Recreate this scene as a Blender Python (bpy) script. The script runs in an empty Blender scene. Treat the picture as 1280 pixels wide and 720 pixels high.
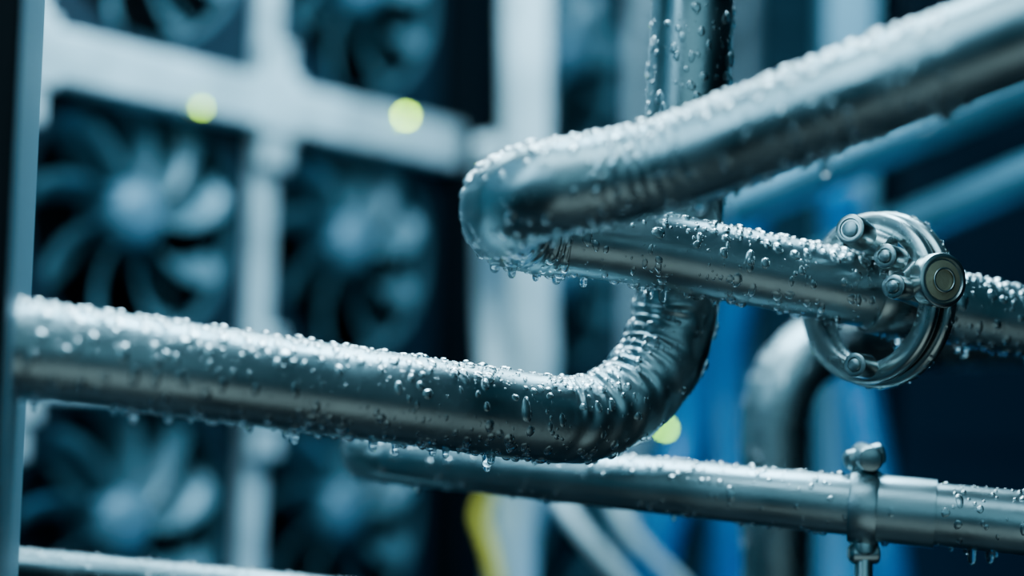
import bpy, math, random
import numpy as np
from mathutils import Vector, Matrix
random.seed(7); rng=np.random.default_rng(11)
S=bpy.context.scene
try:
    S.view_settings.view_transform='AgX'; S.view_settings.look='AgX - Medium High Contrast'
except Exception: pass

# ---------------------------------------------------------------- camera stand
PITCH=math.radians(4.0); ROLL=math.radians(1.5)
C0=Vector((0,0,1.3))
F=Vector((0,math.cos(PITCH),math.sin(PITCH)))
R0=Vector((1,0,0)); U0=Vector((0,-math.sin(PITCH),math.cos(PITCH)))
U=U0*math.cos(ROLL)-R0*math.sin(ROLL); R=R0*math.cos(ROLL)+U0*math.sin(ROLL)
def sv(h,v,d):
    """survey point: h,v = millimetres right/up of the axis at 1 m, d = distance (m)"""
    return C0+(F+R*(h*.001)+U*(v*.001))*d
def dirv(r,f,u): return (R*r+F*f+U*u).normalized()
cd=bpy.data.cameras.new('camera'); cam=bpy.data.objects.new('camera',cd); S.collection.objects.link(cam)
m=Matrix((R,U,-F)).transposed().to_4x4(); m.translation=C0; cam.matrix_world=m
cd.sensor_width=36; cd.lens=56.25; cd.clip_start=.02
cd.dof.use_dof=True; cd.dof.focus_distance=.985; cd.dof.aperture_fstop=1.5
S.camera=cam

# ---------------------------------------------------------------- materials
def mat(name,col,rough=.4,metal=0,trans=0,ior=1.45,emit=None,es=0,bump=0,bscale=200,rvar=0,cvar=0,coat=0):
    M=bpy.data.materials.new(name); M.use_nodes=True; nt=M.node_tree; b=nt.nodes['Principled BSDF']
    b.inputs['Base Color'].default_value=(*col,1); b.inputs['Roughness'].default_value=rough
    b.inputs['Metallic'].default_value=metal; b.inputs['Transmission Weight'].default_value=trans
    b.inputs['IOR'].default_value=ior; b.inputs['Coat Weight'].default_value=coat
    if emit: b.inputs['Emission Color'].default_value=(*emit,1); b.inputs['Emission Strength'].default_value=es
    tc=nt.nodes.new('ShaderNodeTexCoord')
    if bump:
        n=nt.nodes.new('ShaderNodeTexNoise'); n.inputs['Scale'].default_value=bscale; n.inputs['Detail'].default_value=4
        nt.links.new(tc.outputs['Object'],n.inputs['Vector'])
        bp=nt.nodes.new('ShaderNodeBump'); bp.inputs['Strength'].default_value=bump; bp.inputs['Distance'].default_value=.001
        nt.links.new(n.outputs['Fac'],bp.inputs['Height']); nt.links.new(bp.outputs['Normal'],b.inputs['Normal'])
    if rvar:
        n=nt.nodes.new('ShaderNodeTexNoise'); n.inputs['Scale'].default_value=28; n.inputs['Detail'].default_value=5
        nt.links.new(tc.outputs['Object'],n.inputs['Vector'])
        mr=nt.nodes.new('ShaderNodeMapRange'); mr.inputs['From Min'].default_value=.3; mr.inputs['From Max'].default_value=.7
        mr.inputs['To Min'].default_value=max(.02,rough-rvar); mr.inputs['To Max'].default_value=rough+rvar
        nt.links.new(n.outputs['Fac'],mr.inputs['Value']); nt.links.new(mr.outputs['Result'],b.inputs['Roughness'])
    if cvar:
        n=nt.nodes.new('ShaderNodeTexNoise'); n.inputs['Scale'].default_value=14
        nt.links.new(tc.outputs['Object'],n.inputs['Vector'])
        cr=nt.nodes.new('ShaderNodeValToRGB'); cr.color_ramp.elements[0].position=.35; cr.color_ramp.elements[1].position=.65
        cr.color_ramp.elements[0].color=(*[c*(1-cvar) for c in col],1); cr.color_ramp.elements[1].color=(*[min(1,c*(1+cvar)) for c in col],1)
        nt.links.new(n.outputs['Fac'],cr.inputs['Fac']); nt.links.new(cr.outputs['Color'],b.inputs['Base Color'])
    return M
STEEL=mat('stainless_steel',(.46,.56,.59),.36,1,bump=.10,bscale=220,rvar=.08,cvar=.12)
STEEL2=mat('polished_steel',(.58,.64,.64),.30,1,bump=.08,bscale=200,rvar=.05)
WATER=mat('water_drops',(.96,.99,1),.0,0,1,1.33)
DARKM=mat('dark_coated_metal',(.004,.008,.013),.5,.2,bump=.1)
GREYM=mat('grey_edge_metal',(.20,.32,.39),.5,.2,bump=.1)
ALU=mat('pale_aluminium_rail',(.62,.73,.77),.36,.1,bump=.1,cvar=.2)
FANB=mat('fan_blade_plastic',(.15,.235,.28),.26,.1,cvar=.2)
FANH=mat('fan_hub',(.16,.26,.33),.35,.1)
FANF=mat('fan_frame_black',(.014,.026,.040),.4)
LEDY=mat('led_yellow_green',(.8,1,.1),.5,emit=(.55,1,.01),es=60)
LEDD=mat('led_yellow_green_dim',(.8,1,.1),.5,emit=(.55,1,.01),es=14)
LEDG=mat('led_green',(.5,1,.1),.5,emit=(.38,1,.01),es=34)
HOSEW=mat('white_hose',(.66,.75,.78),.4,bump=.1,cvar=.12)
HOSEB=mat('blue_hose',(.02,.13,.28),.35)
HOSEY=mat('yellow_cable',(.62,.48,.08),.4)
CREAM=mat('brass_cream_cap',(.55,.50,.36),.4,.5,bump=.2,bscale=500)
WALL=mat('wall_paint_dark',(.012,.025,.045),.6,bump=.1,bscale=30)
FLOORM=mat('floor_dark_vinyl',(.02,.03,.04),.35,bump=.1,bscale=40)
BLUEP=mat('blue_panel',(.008,.024,.045),.4)
TEALP=mat('teal_panel',(.03,.07,.10),.45,.3)
BPIPE=mat('blue_grey_pipe_coating',(.18,.33,.42),.38,.3,bump=.1,cvar=.1)

# ---------------------------------------------------------------- mesh helpers
def obj(name,verts,faces,mt,parent=None,smooth=True,mw=None):
    me=bpy.data.meshes.new(name); me.from_pydata([tuple(v) for v in verts],[],faces); me.update()
    o=bpy.data.objects.new(name,me); S.collection.objects.link(o); me.materials.append(mt)
    if smooth: me.polygons.foreach_set('use_smooth',[True]*len(me.polygons))
    if mw: o.matrix_world=mw
    if parent: o.parent=parent
    return o
def fillet(pts):
    n=len(pts); out=[pts[0][0]]
    for i in range(1,n-1):
        P,b,_=pts[i]; A=pts[i-1][0]; Bp=pts[i+1][0]
        d1=(P-A).normalized(); d2=(Bp-P).normalized()
        ang=d1.angle(d2)
        if ang<1e-3: continue
        t=b*math.tan(ang/2); T1=P-d1*t
        k=(d2-d1).normalized(); cen=P+k*(b/math.cos(ang/2))
        out.append(T1)
        v0=T1-cen; axis=d1.cross(d2).normalized()
        m_=max(6,int(ang*b/.0012))
        for j in range(1,m_+1):
            out.append(cen+Matrix.Rotation(ang*j/m_,3,axis)@v0)
    out.append(pts[-1][0])
    a=np.array([tuple(p) for p in out]); L=np.r_[0,np.cumsum(np.linalg.norm(np.diff(a,axis=0),axis=1))]
    return a,L
def tube(name,pts,mt=None,seg=48,step=.0016,wr=0,parent=None,cap=True):
    mt=mt or STEEL
    a,L=fillet(pts); N=int(L[-1]/step)+2; s=np.linspace(0,L[-1],N)
    c=np.stack([np.interp(s,L,a[:,k]) for k in range(3)],1)
    ctrl=[]
    for P,b,r in pts:
        i=np.argmin(np.linalg.norm(a-np.array(tuple(P)),axis=1)); ctrl.append((L[i],r))
    rad=np.interp(s,[q[0] for q in ctrl],[q[1] for q in ctrl])
    w_=np.hanning(15); w_/=w_.sum(); rad=np.convolve(np.pad(rad,7,'edge'),w_,'valid')
    t=np.gradient(c,axis=0); t/=np.linalg.norm(t,axis=1)[:,None]
    kv=np.gradient(t,axis=0)/step; km=np.linalg.norm(kv,axis=1); w=np.minimum(1,km/12)
    kk=np.hanning(13); kk/=kk.sum(); w=np.convolve(np.pad(w,6,'edge'),kk,'valid')
    kh=kv/np.maximum(km,1e-6)[:,None]
    u=np.cross(t[0],[0,0,1.0])
    if np.linalg.norm(u)<.1: u=np.cross(t[0],[1.0,0,0])
    u/=np.linalg.norm(u); G=np.zeros((N,seg,3)); NN=np.zeros((N,seg,3))
    th=np.linspace(0,2*np.pi,seg,endpoint=False)
    for i in range(N):
        u=u-t[i]*np.dot(u,t[i]); u/=np.linalg.norm(u); v=np.cross(t[i],u)
        nn=np.cos(th)[:,None]*u+np.sin(th)[:,None]*v
        r=np.full(seg,rad[i])
        if wr:
            # irregular compression wrinkles on the inside of each bend
            mask=np.clip(nn@kh[i]+.05,0,1)**1.2*w[i]
            ph=2*np.pi*s[i]/.0098+1.2*math.sin(s[i]*70)+.7*np.sin(th*3+s[i]*60)
            am=.65+.35*math.sin(s[i]*210+1.3)
            r=r+wr*mask*am*np.sin(ph)
            r=r+wr*.45*w[i]*np.sin(2*np.pi*s[i]/.023+th*2)*np.cos(th*3+s[i]*100)
        G[i]=c[i]+nn*r[:,None]; NN[i]=nn
    V=G.reshape(-1,3).tolist(); Fc=[]
    for i in range(N-1):
        for j in range(seg):
            k=(j+1)%seg; Fc.append((i*seg+j,i*seg+k,(i+1)*seg+k,(i+1)*seg+j))
    if cap: Fc.append(tuple(range(seg))[::-1]); Fc.append(tuple(range((N-1)*seg,N*seg)))
    o=obj(name,V,Fc,mt,parent); return o,(G,NN,rad,s)

def bead_template(seg=12,rings=4):
    v=[(0,0,1.0)]
    for k in range(1,rings+1):
        a=k/rings*math.pi*.56
        for j in range(seg):
            q=2*math.pi*j/seg; v.append((math.sin(a)*math.cos(q),math.sin(a)*math.sin(q),math.cos(a)))
    f3=[(0,1+j,1+(j+1)%seg) for j in range(seg)]; f4=[]
    for k in range(rings-1):
        for j in range(seg):
            q=(j+1)%seg; f4.append((1+k*seg+j,1+(k+1)*seg+j,1+(k+1)*seg+q,1+k*seg+q))
    return np.array(v),f3+f4
TV,TF=bead_template()
def drops(parent,data,n,dens,rmin=.0006,rmax=.0034,power=2.9,hang=0,hr=(.0022,.0038),srange=(0,1),big=.05):
    G,NN,rad,s=data; N,seg,_=G.shape
    m_=n*6
    i=(rng.uniform(srange[0],srange[1],m_)*(N-2)).astype(int); j=rng.integers(0,seg,m_)
    fu=rng.random(m_)[:,None]; fv=rng.random(m_)[:,None]
    p00=G[i,j];p10=G[i+1,j];p01=G[i,(j+1)%seg]
    P=p00+(p10-p00)*fu+(p01-p00)*fv; nn=NN[i,j]*(1-fv)+NN[i,(j+1)%seg]*fv
    nn/=np.linalg.norm(nn,axis=1)[:,None]
    cl=.55+.45*np.sin(P[:,0]*95+3*np.sin(P[:,2]*70))*np.sin(P[:,2]*120+P[:,0]*40)
    cl=np.where(nn[:,2]>.5,.5+.5*cl,cl)
    pr=dens(nn)*cl
    keep=rng.random(m_)<pr; P=P[keep][:n*2];nn=nn[keep][:n*2]; K=len(P)
    r=rmin+(rmax-rmin)*rng.random(K)**power
    bg_=(rng.random(K)<big)&(nn[:,2]<.75); r=np.where(bg_,rng.uniform(.0022,.0040,K),r)
    order=np.argsort(-r); cell={}; sel=[]; cs=.004
    for q in order:
        p=P[q]; key=(int(p[0]//cs),int(p[1]//cs),int(p[2]//cs)); ok=True
        for dx in (-1,0,1):
            for dy in (-1,0,1):
                for dz in (-1,0,1):
                    for w in cell.get((key[0]+dx,key[1]+dy,key[2]+dz),()):
                        if (p[0]-P[w][0])**2+(p[1]-P[w][1])**2+(p[2]-P[w][2])**2<((r[q]+r[w])*.95)**2: ok=False;break
                    if not ok:break
                if not ok:break
            if not ok:break
        if ok:
            cell.setdefault(key,[]).append(q); sel.append(q)
            if len(sel)>=n: break
    P=P[sel];nn=nn[sel];r=r[sel];K=len(P)
    g=np.array([0,0,-1.0])-nn*(-nn[:,2:3]); gl=np.linalg.norm(g,axis=1)[:,None]
    g=np.where(gl>.05,g/np.maximum(gl,1e-6),np.cross(nn,[0,1.0,0])); b=np.cross(nn,g)
    el=(1+rng.random(K)**2*1.0*np.minimum(1,gl[:,0]))[:,None]
    asp=(.74+.38*rng.random(K))[:,None]; h=(.55+.35*rng.random(K))[:,None]
    X=TV[None,:,0:1];Y=TV[None,:,1:2];Z=TV[None,:,2:3]
    # irregular outlines
    ang=np.arctan2(TV[:,1],TV[:,0])[None,:]; a2=rng.uniform(0,6.28,(K,1)); a3=rng.uniform(0,6.28,(K,1))
    ir=(1+.10*np.sin(2*ang+a2)+.07*np.sin(3*ang+a3))[:,:,None]
    rr=r[:,None,None]
    W=P[:,None,:]+rr*(ir*X*b[:,None,:]*asp[:,None,:]+(ir*Y*el[:,None,:]+.35*Z*np.minimum(1,gl)[:,None,:])*g[:,None,:]+Z*h[:,None,:]*nn[:,None,:])
    V=W.reshape(-1,3).tolist(); nv=len(TV); Fs=[]
    for k in range(K):
        o_=k*nv
        Fs.extend([tuple(a+o_ for a in f) for f in TF])
    if hang:
        prof=[(1.15,-.7),(1.0,.1),(.86,.6),(.84,1.1),(.82,1.5),(.66,1.95),(.36,2.25)]; sg=14
        ks=np.sort(rng.uniform(srange[0],srange[1],hang))*(N-2)
        for k in ks.astype(int):
            jm=int(np.argmin(NN[k,:,2]))
            if NN[k,jm,2]>-.8: continue
            jm=(jm+random.choice([-2,-1,0,0,1,2]))%seg
            p=G[k,jm]; r_=random.uniform(*hr)*(1 if random.random()<.7 else .6); stretch=random.uniform(.55,1.35)
            base=len(V)
            for (a,d) in prof:
                for q in range(sg):
                    t_=2*math.pi*q/sg; V.append([p[0]+r_*a*math.cos(t_),p[1]+r_*a*math.sin(t_),p[2]-r_*d*stretch])
            V.append([p[0],p[1],p[2]-r_*2.36*stretch])
            for z in range(len(prof)-1):
                for q in range(sg):
                    w=(q+1)%sg; Fs.append((base+z*sg+q,base+(z+1)*sg+q,base+(z+1)*sg+w,base+z*sg+w))
            z=len(prof)-1; tip=base+len(prof)*sg
            for q in range(sg): Fs.append((base+z*sg+q,tip,base+z*sg+(q+1)%sg))
    return obj('water_droplets',V,Fs,WATER,parent)

def lathe(prof,cen,ax,seg=64,closed=True):
    ax=Vector(ax).normalized(); q=ax.orthogonal().normalized(); w=ax.cross(q); V=[];Fc=[]
    for j in range(seg):
        a=2*math.pi*j/seg; d=q*math.cos(a)+w*math.sin(a)
        for (r,h) in prof: V.append(cen+d*r+ax*h)
    n=len(prof); rr=range(n) if closed else range(n-1)
    for j in range(seg):
        k=(j+1)%seg
        for i in rr:
            i2=(i+1)%n; Fc.append((j*n+i,k*n+i,k*n+i2,j*n+i2))
    return V,Fc
def sharp(o,ang=35):
    o.data.set_sharp_from_angle(angle=math.radians(ang)); return o
def cylpart(name,cen,ax,r,h,mt,parent,seg=48,bev=.12,rec=None):
    b=r*bev
    prof=[(0,0)] if not rec else [(0,-rec[1]),(r*rec[0]-b*.4,-rec[1]),(r*rec[0],0)]
    prof+=[(r-b,0),(r-b*.3,-b*.3),(r,-b),(r,-h+b),(r-b,-h),(0,-h)]
    V,Fc=lathe(prof,cen,ax,seg,closed=False); return sharp(obj(name,V,Fc,mt,parent))
def boxes(lst):
    V=[];Fc=[]
    for (x0,x1,y0,y1,z0,z1) in lst:
        b=len(V); V+=[(x0,y0,z0),(x1,y0,z0),(x1,y1,z0),(x0,y1,z0),(x0,y0,z1),(x1,y0,z1),(x1,y1,z1),(x0,y1,z1)]
        Fc+=[tuple(b+i for i in f) for f in ((0,3,2,1),(4,5,6,7),(0,1,5,4),(1,2,6,5),(2,3,7,6),(3,0,4,7))]
    return V,Fc
def bevel(o,w,seg=3):
    md=o.modifiers.new('bevel','BEVEL'); md.width=w; md.segments=seg; md.limit_method='ANGLE'; return o

# ---------------------------------------------------------------- foreground pipes
def dn(top,side,bot):
    def f(n):
        z=n[:,2]
        return np.where(z>0,side+(top-side)*np.clip(z,0,1)**1.5,side+(bot-side)*np.clip(-z,0,1))
    return f
A,Ad=tube('condensate_pipe',[(sv(-335,-34,.845),0,.0262),(sv(98,-92,1.05),.080,.0275),(sv(118,260,1.065),0,.0270)],wr=.0012,seg=72,step=.0013)
drops(A,Ad,2500,dn(.9,.26,.4),hang=32)
B,Bd=tube('condensate_pipe',[(sv(400,190,.755),0,.025),(sv(88,73,.885),.16,.0260),(sv(-4,57,.900),.043,.0275),(sv(-4,36,.995),.043,.0265),(sv(60,30,1.000),.5,.0240),(sv(400,-37,1.09),0,.0235)],wr=.0008,seg=72,step=.0013)
drops(B,Bd,2800,dn(.9,.26,.4),hang=44,srange=(.1,1))
D,Dd=tube('coolant_pipe',[(sv(-84,-96,1.7),0,.017),(sv(-92,-105,1.14),.032,.0172),(sv(380,-153,1.0),0,.0208)])
drops(D,Dd,1400,dn(1,.22,.3),hang=26,rmax=.0028,hr=(.0018,.0032),big=.02)
E,Ed=tube('coolant_pipe',[(sv(330,-30,1.45),0,.026),(sv(163,-34,1.33),.075,.028),(sv(166,-300,1.33),0,.028)])
drops(E,Ed,1100,dn(1,.4,.4),power=2.6)
G_,Gd=tube('coolant_pipe',[(sv(-345,-170,1.12),0,.0125),(sv(-60,-197,1.12),0,.0125)],seg=32)
drops(G_,Gd,400,dn(1,.4,.4),power=2.6,rmax=.002,big=0)
H1,Hd=tube('overhead_coolant_pipe',[(sv(140,50,1.75),0,.024),(sv(420,168,1.5),0,.024)],BPIPE,seg=32)
drops(H1,Hd,300,dn(1,.4,.4),rmax=.003)
H2,_=tube('overhead_coolant_pipe',[(sv(190,14,1.75),0,.022),(sv(420,112,1.5),0,.022)],BPIPE,seg=32)

# ---------------------------------------------------------------- ring clamp on the hairpin pipe
cl=bpy.data.objects.new('pipe_ring_clamp',None); S.collection.objects.link(cl)
rc=sv(226,-7,1.035); ra=dirv(-.79,-.60,.10)
def cring(name,ro,ri,h0,h1,b=.0018,mt=STEEL2):
    prof=[(ri+b,h0),(ro-b,h0),(ro,h0+b),(ro,h1-b),(ro-b,h1),(ri+b,h1),(ri,h1-b),(ri,h0+b)]
    V,Fc=lathe(prof,rc,ra,96); return sharp(obj(name,V,Fc,mt,cl),50)
cring('front_ring',.0555,.0420,.001,.009)
cring('inner_lip',.0535,.046,-.004,.0025,.001,DARKM)
cring('rear_ring',.0575,.0425,-.012,-.003)
pd=(sv(400,-37,1.09)-sv(60,30,1.000)).normalized()
pc=sv(60,30,1.000).lerp(sv(400,-37,1.09),.50)
V,Fc=lathe([(.0225,-.016),(.0262,-.016),(.0272,-.014),(.0272,.008),(.0262,.010),(.0225,.010)],pc,pd,72)
sharp(obj('pipe_collar',V,Fc,STEEL2,cl))
def bar(name,a,b,r,mt=STEEL2):
    ax=(a-b).normalized(); return cylpart(name,a,ax,r,(a-b).length,mt,cl,32,.15)
bar('upper_arm',sv(236,24,1.01),sv(214,34,1.03),.0085)
kc=sv(270,5,.985); ka=dirv(.34,-.93,.06)
cylpart('clamp_knob',kc,ka,.0172,.013,STEEL2,cl,64,.12,rec=(.82,.0012))
cylpart('knob_neck',kc-ka*.012,ka,.0120,.030,STEEL2,cl,48)
cylpart('knob_hex_nut',kc-ka*.018,ka,.0175,.012,STEEL2,cl,6,.08)
cylpart('knob_face',kc-ka*.0006,ka,.0125,.002,CREAM,cl,48,.05)
V,Fc=lathe([(.0066,.0001),(.0078,.0001),(.0078,.0010),(.0066,.0010)],kc,ka,48); obj('knob_face_ring',V,Fc,STEEL2,cl)
bar('knob_lug',sv(252,0,1.005),sv(262,3,1.05),.0115)
k2=sv(211,37,.985); a2=dirv(-.55,-.80,.18)
cylpart('hinge_screw',k2,a2,.0096,.022,STEEL2,cl,40,.15,rec=(.7,.001))
cylpart('hinge_screw_face',k2+a2*.0008,a2,.0050,.003,STEEL,cl,32,.2)
for nm,p in (('nut_upper',sv(233,20,.985)),('nut_lower',sv(238,1,.982)),('nut_rim',sv(214,-48,1.0))):
    cylpart(nm,p,dirv(-.62,-.77,.1),.0078,.018,STEEL2,cl,40,.18,rec=(.62,.001))
    cylpart(nm+'_core',p+dirv(-.62,-.77,.1)*.0016,dirv(-.62,-.77,.1),.0040,.004,STEEL2,cl,24,.25)
def ringdrops(n):
    q=ra.orthogonal().normalized(); w=ra.cross(q); V=[];Fs=[]
    for _ in range(n):
        a=random.uniform(0,2*math.pi); d=q*math.cos(a)+w*math.sin(a)
        if random.random()<.5: P=rc+d*.0575+ra*random.uniform(-.011,-.004); nn=d
        else: P=rc+d*random.uniform(.0445,.0535)+ra*.009; nn=ra
        r=.0006+.0018*random.random()**2.3; t1=nn.orthogonal().normalized(); t2=nn.cross(t1); b=len(V)
        for v in TV: V.append(P+(t1*v[0]+t2*v[1]+nn*v[2]*.6)*r)
        Fs+= [tuple(i+b for i in f) for f in TF]
    obj('clamp_droplets',V,Fs,WATER,cl)
ringdrops(150)

# ---------------------------------------------------------------- pipe hanger on lower rear pipe
hg=bpy.data.objects.new('pipe_hanger_clamp',None); S.collection.objects.link(hg)
dd=(sv(380,-153,1.0)-sv(-92,-105,1.14)).normalized()
hc=sv(-92,-105,1.14).lerp(sv(380,-153,1.0),.69)
def hl(name,prof,c=hc,ax=dd,mt=STEEL,seg=64): V,Fc=lathe(prof,c,ax,seg); return sharp(obj(name,V,Fc,mt,hg))
hl('band',[(.0185,-.009),(.0235,-.009),(.0245,-.007),(.0245,.007),(.0235,.009),(.0185,.009)])
hl('sleeve',[(.019,.009),(.0222,.009),(.0222,.045),(.019,.045)])
up=Vector((0,0,1))
def hcyl(n,c,ax,r,h,mt=STEEL,seg=32,bv=.35): return cylpart(n,c,ax,r,h,mt,hg,seg,bv)
hcyl('upper_lug',hc+up*.032,up,.0075,.013)
hcyl('cross_bolt',hc+up*.032-F*.014+R*.001,-F,.0085,.030)
hcyl('wing_bolt',hc+up*.035+R*.013+F*.004,dirv(1,0,.25),.0070,.026,seg=24)
hcyl('lower_lug',hc-up*.018,up,.009,.014)
hcyl('lower_bolt',hc-up*.030+R*.010,R,.007,.020,seg=24)
hcyl('support_rod',hc-up*.028,up,.006,hc.z-.030,bv=.1)

# ---------------------------------------------------------------- near upright on the left
a1=sv(-314,0,.78); a2_=sv(-300,0,.96); v1=Vector((a1.x,a1.y,0)); v2=Vector((a2_.x,a2_.y,0)); lf=Vector((-.10,-.03,0))
V=[v1,v2,v2+lf,v1+lf]; V=V+[p+Vector((0,0,2.4)) for p in V]
o=obj('rack_upright',V,[(0,1,2,3),(7,6,5,4),(0,4,5,1),(1,5,6,2),(2,6,7,3),(3,7,4,0)],DARKM,smooth=False)
o.data.materials.append(GREYM); bevel(o,.003)
for p in o.data.polygons:
    c=sum((o.data.vertices[i].co for i in p.vertices),Vector())/4
    if abs((c-(v1+v2)/2-Vector((0,0,1.2))).length)<.02: p.material_index=1

# ---------------------------------------------------------------- fan rack
O=sv(-159,117,2.0); hx=Vector((.5986,.801,0)).normalized(); hy=Vector((0,0,1)).cross(hx)
RM=Matrix((hx,hy,Vector((0,0,1)))).transposed().to_4x4(); RM.translation=O
PW=.369; PH=.355; GAP=.13; zf=-O.z; zt=.86
L=[]
for x in (-2*PW,-PW,0): L.append((x-.017,x+.017,-.022,.02,zf,zt))
for x in (2*PW+GAP,3*PW+GAP): L.append((x-.017,x+.017,-.022,.02,zf,zt))
for k in range(-4,3):
    z=k*PH-.008; w=.030 if k==0 else .014
    L.append((-2*PW,PW-.005,-.04 if k==0 else -.018,.02,z-w,z+w)); L.append((PW+GAP,3*PW+GAP,-.018,.02,z-w,z+w))
    for x in (-PW,0,2*PW+GAP):
        L.append((x-.034,x+.034,-.046,-.020,z-.04,z+.04)); L.append((x-.024,x+.024,-.040,-.018,z-.080,z+.080))
V,Fc=boxes(L); rk=obj('fan_rack_frame',V,Fc,ALU,smooth=False,mw=RM); bevel(rk,.005)
V,Fc=boxes([(PW-.005,PW+GAP+.005,-.06,.10,zf,zt)]+[( -2*PW,3*PW+GAP,.14,.16,zf,zt)]); c_=obj('centre_column',V,Fc,DARKM,smooth=False); c_.parent=rk
def led(p,r,mt):
    V,Fc=lathe([(0,.5*r),(r*.6,.4*r),(r*.9,.15*r),(r,0),(r,-.5*r),(0,-.5*r)],Vector(p),Vector((0,-1,0)),20,False); q=obj('status_led',V,Fc,mt,rk)
led((.236,-.043,.015),.0030,LEDY); led((-.130,-.044,-.034),.0034,LEDD)
def fan_mesh():
    V=[];Fc=[];mi=[]
    def add(v,f,m):
        b=len(V); V.extend(v); Fc.extend([tuple(i+b for i in q) for q in f]); mi.extend([m]*len(f))
    hw=PW/2-.018; hh=PH/2-.002; ro=.152
    sg=64; fr=[]
    def sq(a):
        c,s=math.cos(a),math.sin(a); k=1/max(abs(c)/hw,abs(s)/hh); return c*k,s*k
    for y,ring in ((-.01,'o'),(-.01,'i'),(.055,'i'),(.055,'o')):
        for j in range(sg):
            a=2*math.pi*(j+.5)/sg
            if ring=='i': fr.append((ro*math.cos(a),y,ro*math.sin(a)))
            else:
                x,z=sq(a); fr.append((x,y,z))
    ff=[]
    for k in range(4):
        for j in range(sg):
            q=(j+1)%sg; k2=(k+1)%4; ff.append((k*sg+j,k*sg+q,k2*sg+q,k2*sg+j))
    add(fr,ff,2)
    v,f=lathe([(ro+.001,-.012),(ro-.003,-.012),(ro-.003,.004),(ro+.001,.004)],Vector((0,0,0)),Vector((0,-1,0)),64); add([tuple(p) for p in v],f,0)
    v,f=lathe([(0,.022),(.018,.021),(.030,.016),(.038,.008),(.041,-.004),(.041,-.045),(0,-.045)],Vector((0,0,0)),Vector((0,-1,0)),40,False); add([tuple(p) for p in v],f,1)
    nb=9; nr=10; nc=7
    for b in range(nb):
        a0=2*math.pi*b/nb; g=[]
        for side in (0,1):
            for i in range(nr):
                t=i/(nr-1); r=.036+(ro-.008-.036)*t; cen=a0+.34*t*t; wd=(.30+.02*t)*.5
                for j in range(nc):
                    u=j/(nc-1)*2-1; a=cen+u*wd; y=.012+u*.019*(1-.2*t)-.008*(1-u*u)+side*.0022
                    g.append((r*math.cos(a),y,r*math.sin(a)))
        f=[]; M_=nr*nc
        for i in range(nr-1):
            for j in range(nc-1):
                p=i*nc+j; f.append((p,p+1,p+nc+1,p+nc)); f.append((M_+p,M_+p+nc,M_+p+nc+1,M_+p+1))
        for i in range(nr-1):
            for j in (0,nc-1): p=i*nc+j; f.append((p,p+nc,M_+p+nc,M_+p))
        for j in range(nc-1): p=(nr-1)*nc+j; f.append((p,p+1,M_+p+1,M_+p))
        add(g,f,0)
    for q in range(4):
        a=math.pi/4+q*math.pi/2; d=Vector((math.cos(a),0,math.sin(a))); n=Vector((-math.sin(a),0,math.cos(a)))
        v=[]
        for r in (.020,ro+.004):
            for s_,y in ((-1,.040),(1,.040),(1,.046),(-1,.046)): v.append(tuple(d*r+n*s_*.006+Vector((0,y,0))))
        add(v,[(0,1,5,4),(1,2,6,5),(2,3,7,6),(3,0,4,7),(4,5,6,7),(3,2,1,0)],0)
    me=bpy.data.meshes.new('cooling_fan'); me.from_pydata(V,[],Fc); me.materials.append(FANB);me.materials.append(FANH);me.materials.append(FANF)
    me.polygons.foreach_set('material_index',mi); me.polygons.foreach_set('use_smooth',[True]*len(mi)); me.update(); me.set_sharp_from_angle(angle=math.radians(40)); return me
FM=fan_mesh()
for cx in (-1.5*PW,-.5*PW,.5*PW,1.5*PW+GAP,2.5*PW+GAP):
    for k in range(-4,2):
        f=bpy.data.objects.new('cooling_fan',FM); S.collection.objects.link(f)
        mm=RM.copy(); mm.translation=O+hx*cx+Vector((0,0,(k+.5)*PH+.014))+hy*.004; f.matrix_world=mm

# ---------------------------------------------------------------- hoses and cables
def hose(name,pts,r,mt,br=.25): return tube(name,[(sv(*p),br,r) for p in pts],mt,seg=24,step=.012)[0]
hose('white_coolant_hose',[(8,260,1.95),(9,80,1.95),(13,-50,1.95),(0,-160,1.95),(-8,-420,1.95)],.030,HOSEW)
hose('white_coolant_hose',[(-14,92,1.97),(-14,-20,2.1),(-8,-100,2.0)],.018,HOSEW,.1)
hose('yellow_cable',[(0,-110,2.02),(-22,-140,1.95),(-12,-170,1.8),(20,-330,1.7)],.008,HOSEY,.08)
hose('white_data_cable',[(10,-100,1.8),(40,-150,1.7),(85,-200,1.7),(140,-330,1.7)],.009,HOSEW,.1)
hose('white_data_cable',[(60,-90,2.0),(60,-140,1.9),(110,-190,1.9),(170,-330,1.9)],.008,HOSEW,.1)
hose('blue_coolant_hose',[(108,-20,2.1),(112,-90,2.1),(90,-150,2.0),(60,-330,2.0)],.030,HOSEB,.2)
hose('blue_coolant_hose',[(150,60,2.2),(130,-60,2.2),(135,-150,2.1),(120,-330,2.1)],.028,HOSEB,.2)
hose('blue_coolant_hose',[(205,60,2.2),(215,-60,2.2),(235,-180,2.0),(230,-330,2.0)],.028,HOSEB,.2)
def cabinet(x0,x1,y,w,mt,name):
    L=[(x0,x1,y,y+w,0,2.5)]; n=9
    for k in range(n): z=.15+k*.27; L.append((x0+.02,x1-.02,y-.012,y+.01,z,z+.20))
    V,Fc=boxes(L); return bevel(obj(name,V,Fc,mt,smooth=False),.006)
cabinet(.36,.62,3.15,.5,TEALP,'server_cabinet'); cabinet(.70,1.25,2.9,.5,BLUEP,'server_cabinet')
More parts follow.
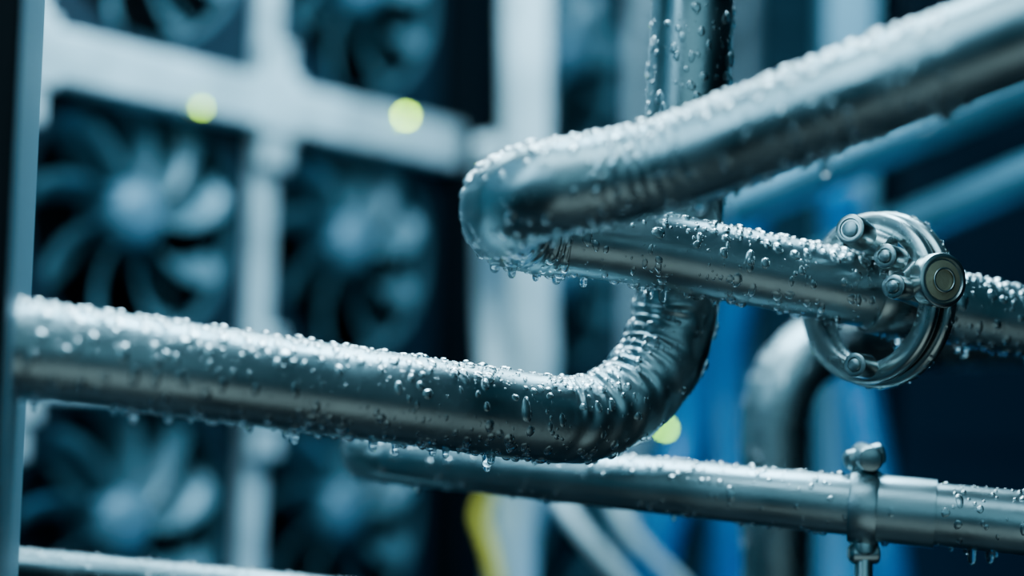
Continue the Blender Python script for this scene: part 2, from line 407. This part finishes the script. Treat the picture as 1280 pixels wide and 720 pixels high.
V,Fc=boxes([(.43,.50,2.2,2.27,0,2.6),(.415,.515,2.185,2.285,1.44,1.48),(.415,.515,2.185,2.285,0,.02)]); bevel(obj('support_column',V,Fc,GREYM,smooth=False),.006)
p=sv(96,-88,1.9)
V,Fc=lathe([(0,.002),(.002,.0015),(.003,0),(.003,-.01),(0,-.01)],p,-F,20,False); ind=obj('indicator_light',V,Fc,LEDG)
def slab(n,b,mt): V,Fc=boxes([b]); return obj(n,V,Fc,mt,smooth=False)
slab('floor',(-3,3.5,-1.5,4.6,-.05,0),FLOORM); slab('wall_back',(-3,3.5,4.5,4.6,0,3),WALL); slab('wall_right',(3.4,3.5,-1.5,4.5,0,3),WALL)

# ---------------------------------------------------------------- lights
def area(n,loc,tgt,sx,sy,e,col):
    l=bpy.data.lights.new(n,'AREA'); l.shape='RECTANGLE'; l.size=sx; l.size_y=sy; l.energy=e; l.color=col
    o=bpy.data.objects.new(n,l); S.collection.objects.link(o); o.location=loc
    o.rotation_euler=(Vector(tgt)-Vector(loc)).to_track_quat('-Z','Y').to_euler(); return o
area('ceiling_light_rear',(-.15,1.75,2.25),(0,1,1.3),1.5,.35,12.5,(.62,.90,1))
area('overhead_fill_mid',(-.3,.45,2.35),(-.1,1,1.3),1.2,.6,6.5,(.58,.88,1))  # added overhead fill, gives the pipes a light band on their upper half
area('fill_light_left',(-1.0,.35,2.0),(-.1,1,1.3),.9,.7,5,(.48,.82,1))  # soft fill added from the left front for the pipes' mid tones
area('light_front',(.3,-.9,1.9),(.1,1,1.3),2.0,1.2,4.2,(.45,.80,.92))
area('light_low',(.4,.1,.35),(.1,1,1.3),1.5,.8,1.6,(.72,.90,.88))
area('rack_fill_light',(.15,1.35,2.35),(-.25,2.1,1.35),.9,.4,21,(.50,.83,1))  # extra fill added to brighten the fans and rack, not a fixture
area('blue_fill_light',(.55,1.9,.75),(.4,2.4,1.1),.3,.3,3.5,(.10,.48,1))  # added blue light for the glow on hoses and cabinets, no lamp there
W=bpy.data.worlds.new('world'); S.world=W; W.use_nodes=True
bg=W.node_tree.nodes['Background']; bg.inputs[0].default_value=(.022,.062,.085,1); bg.inputs[1].default_value=1
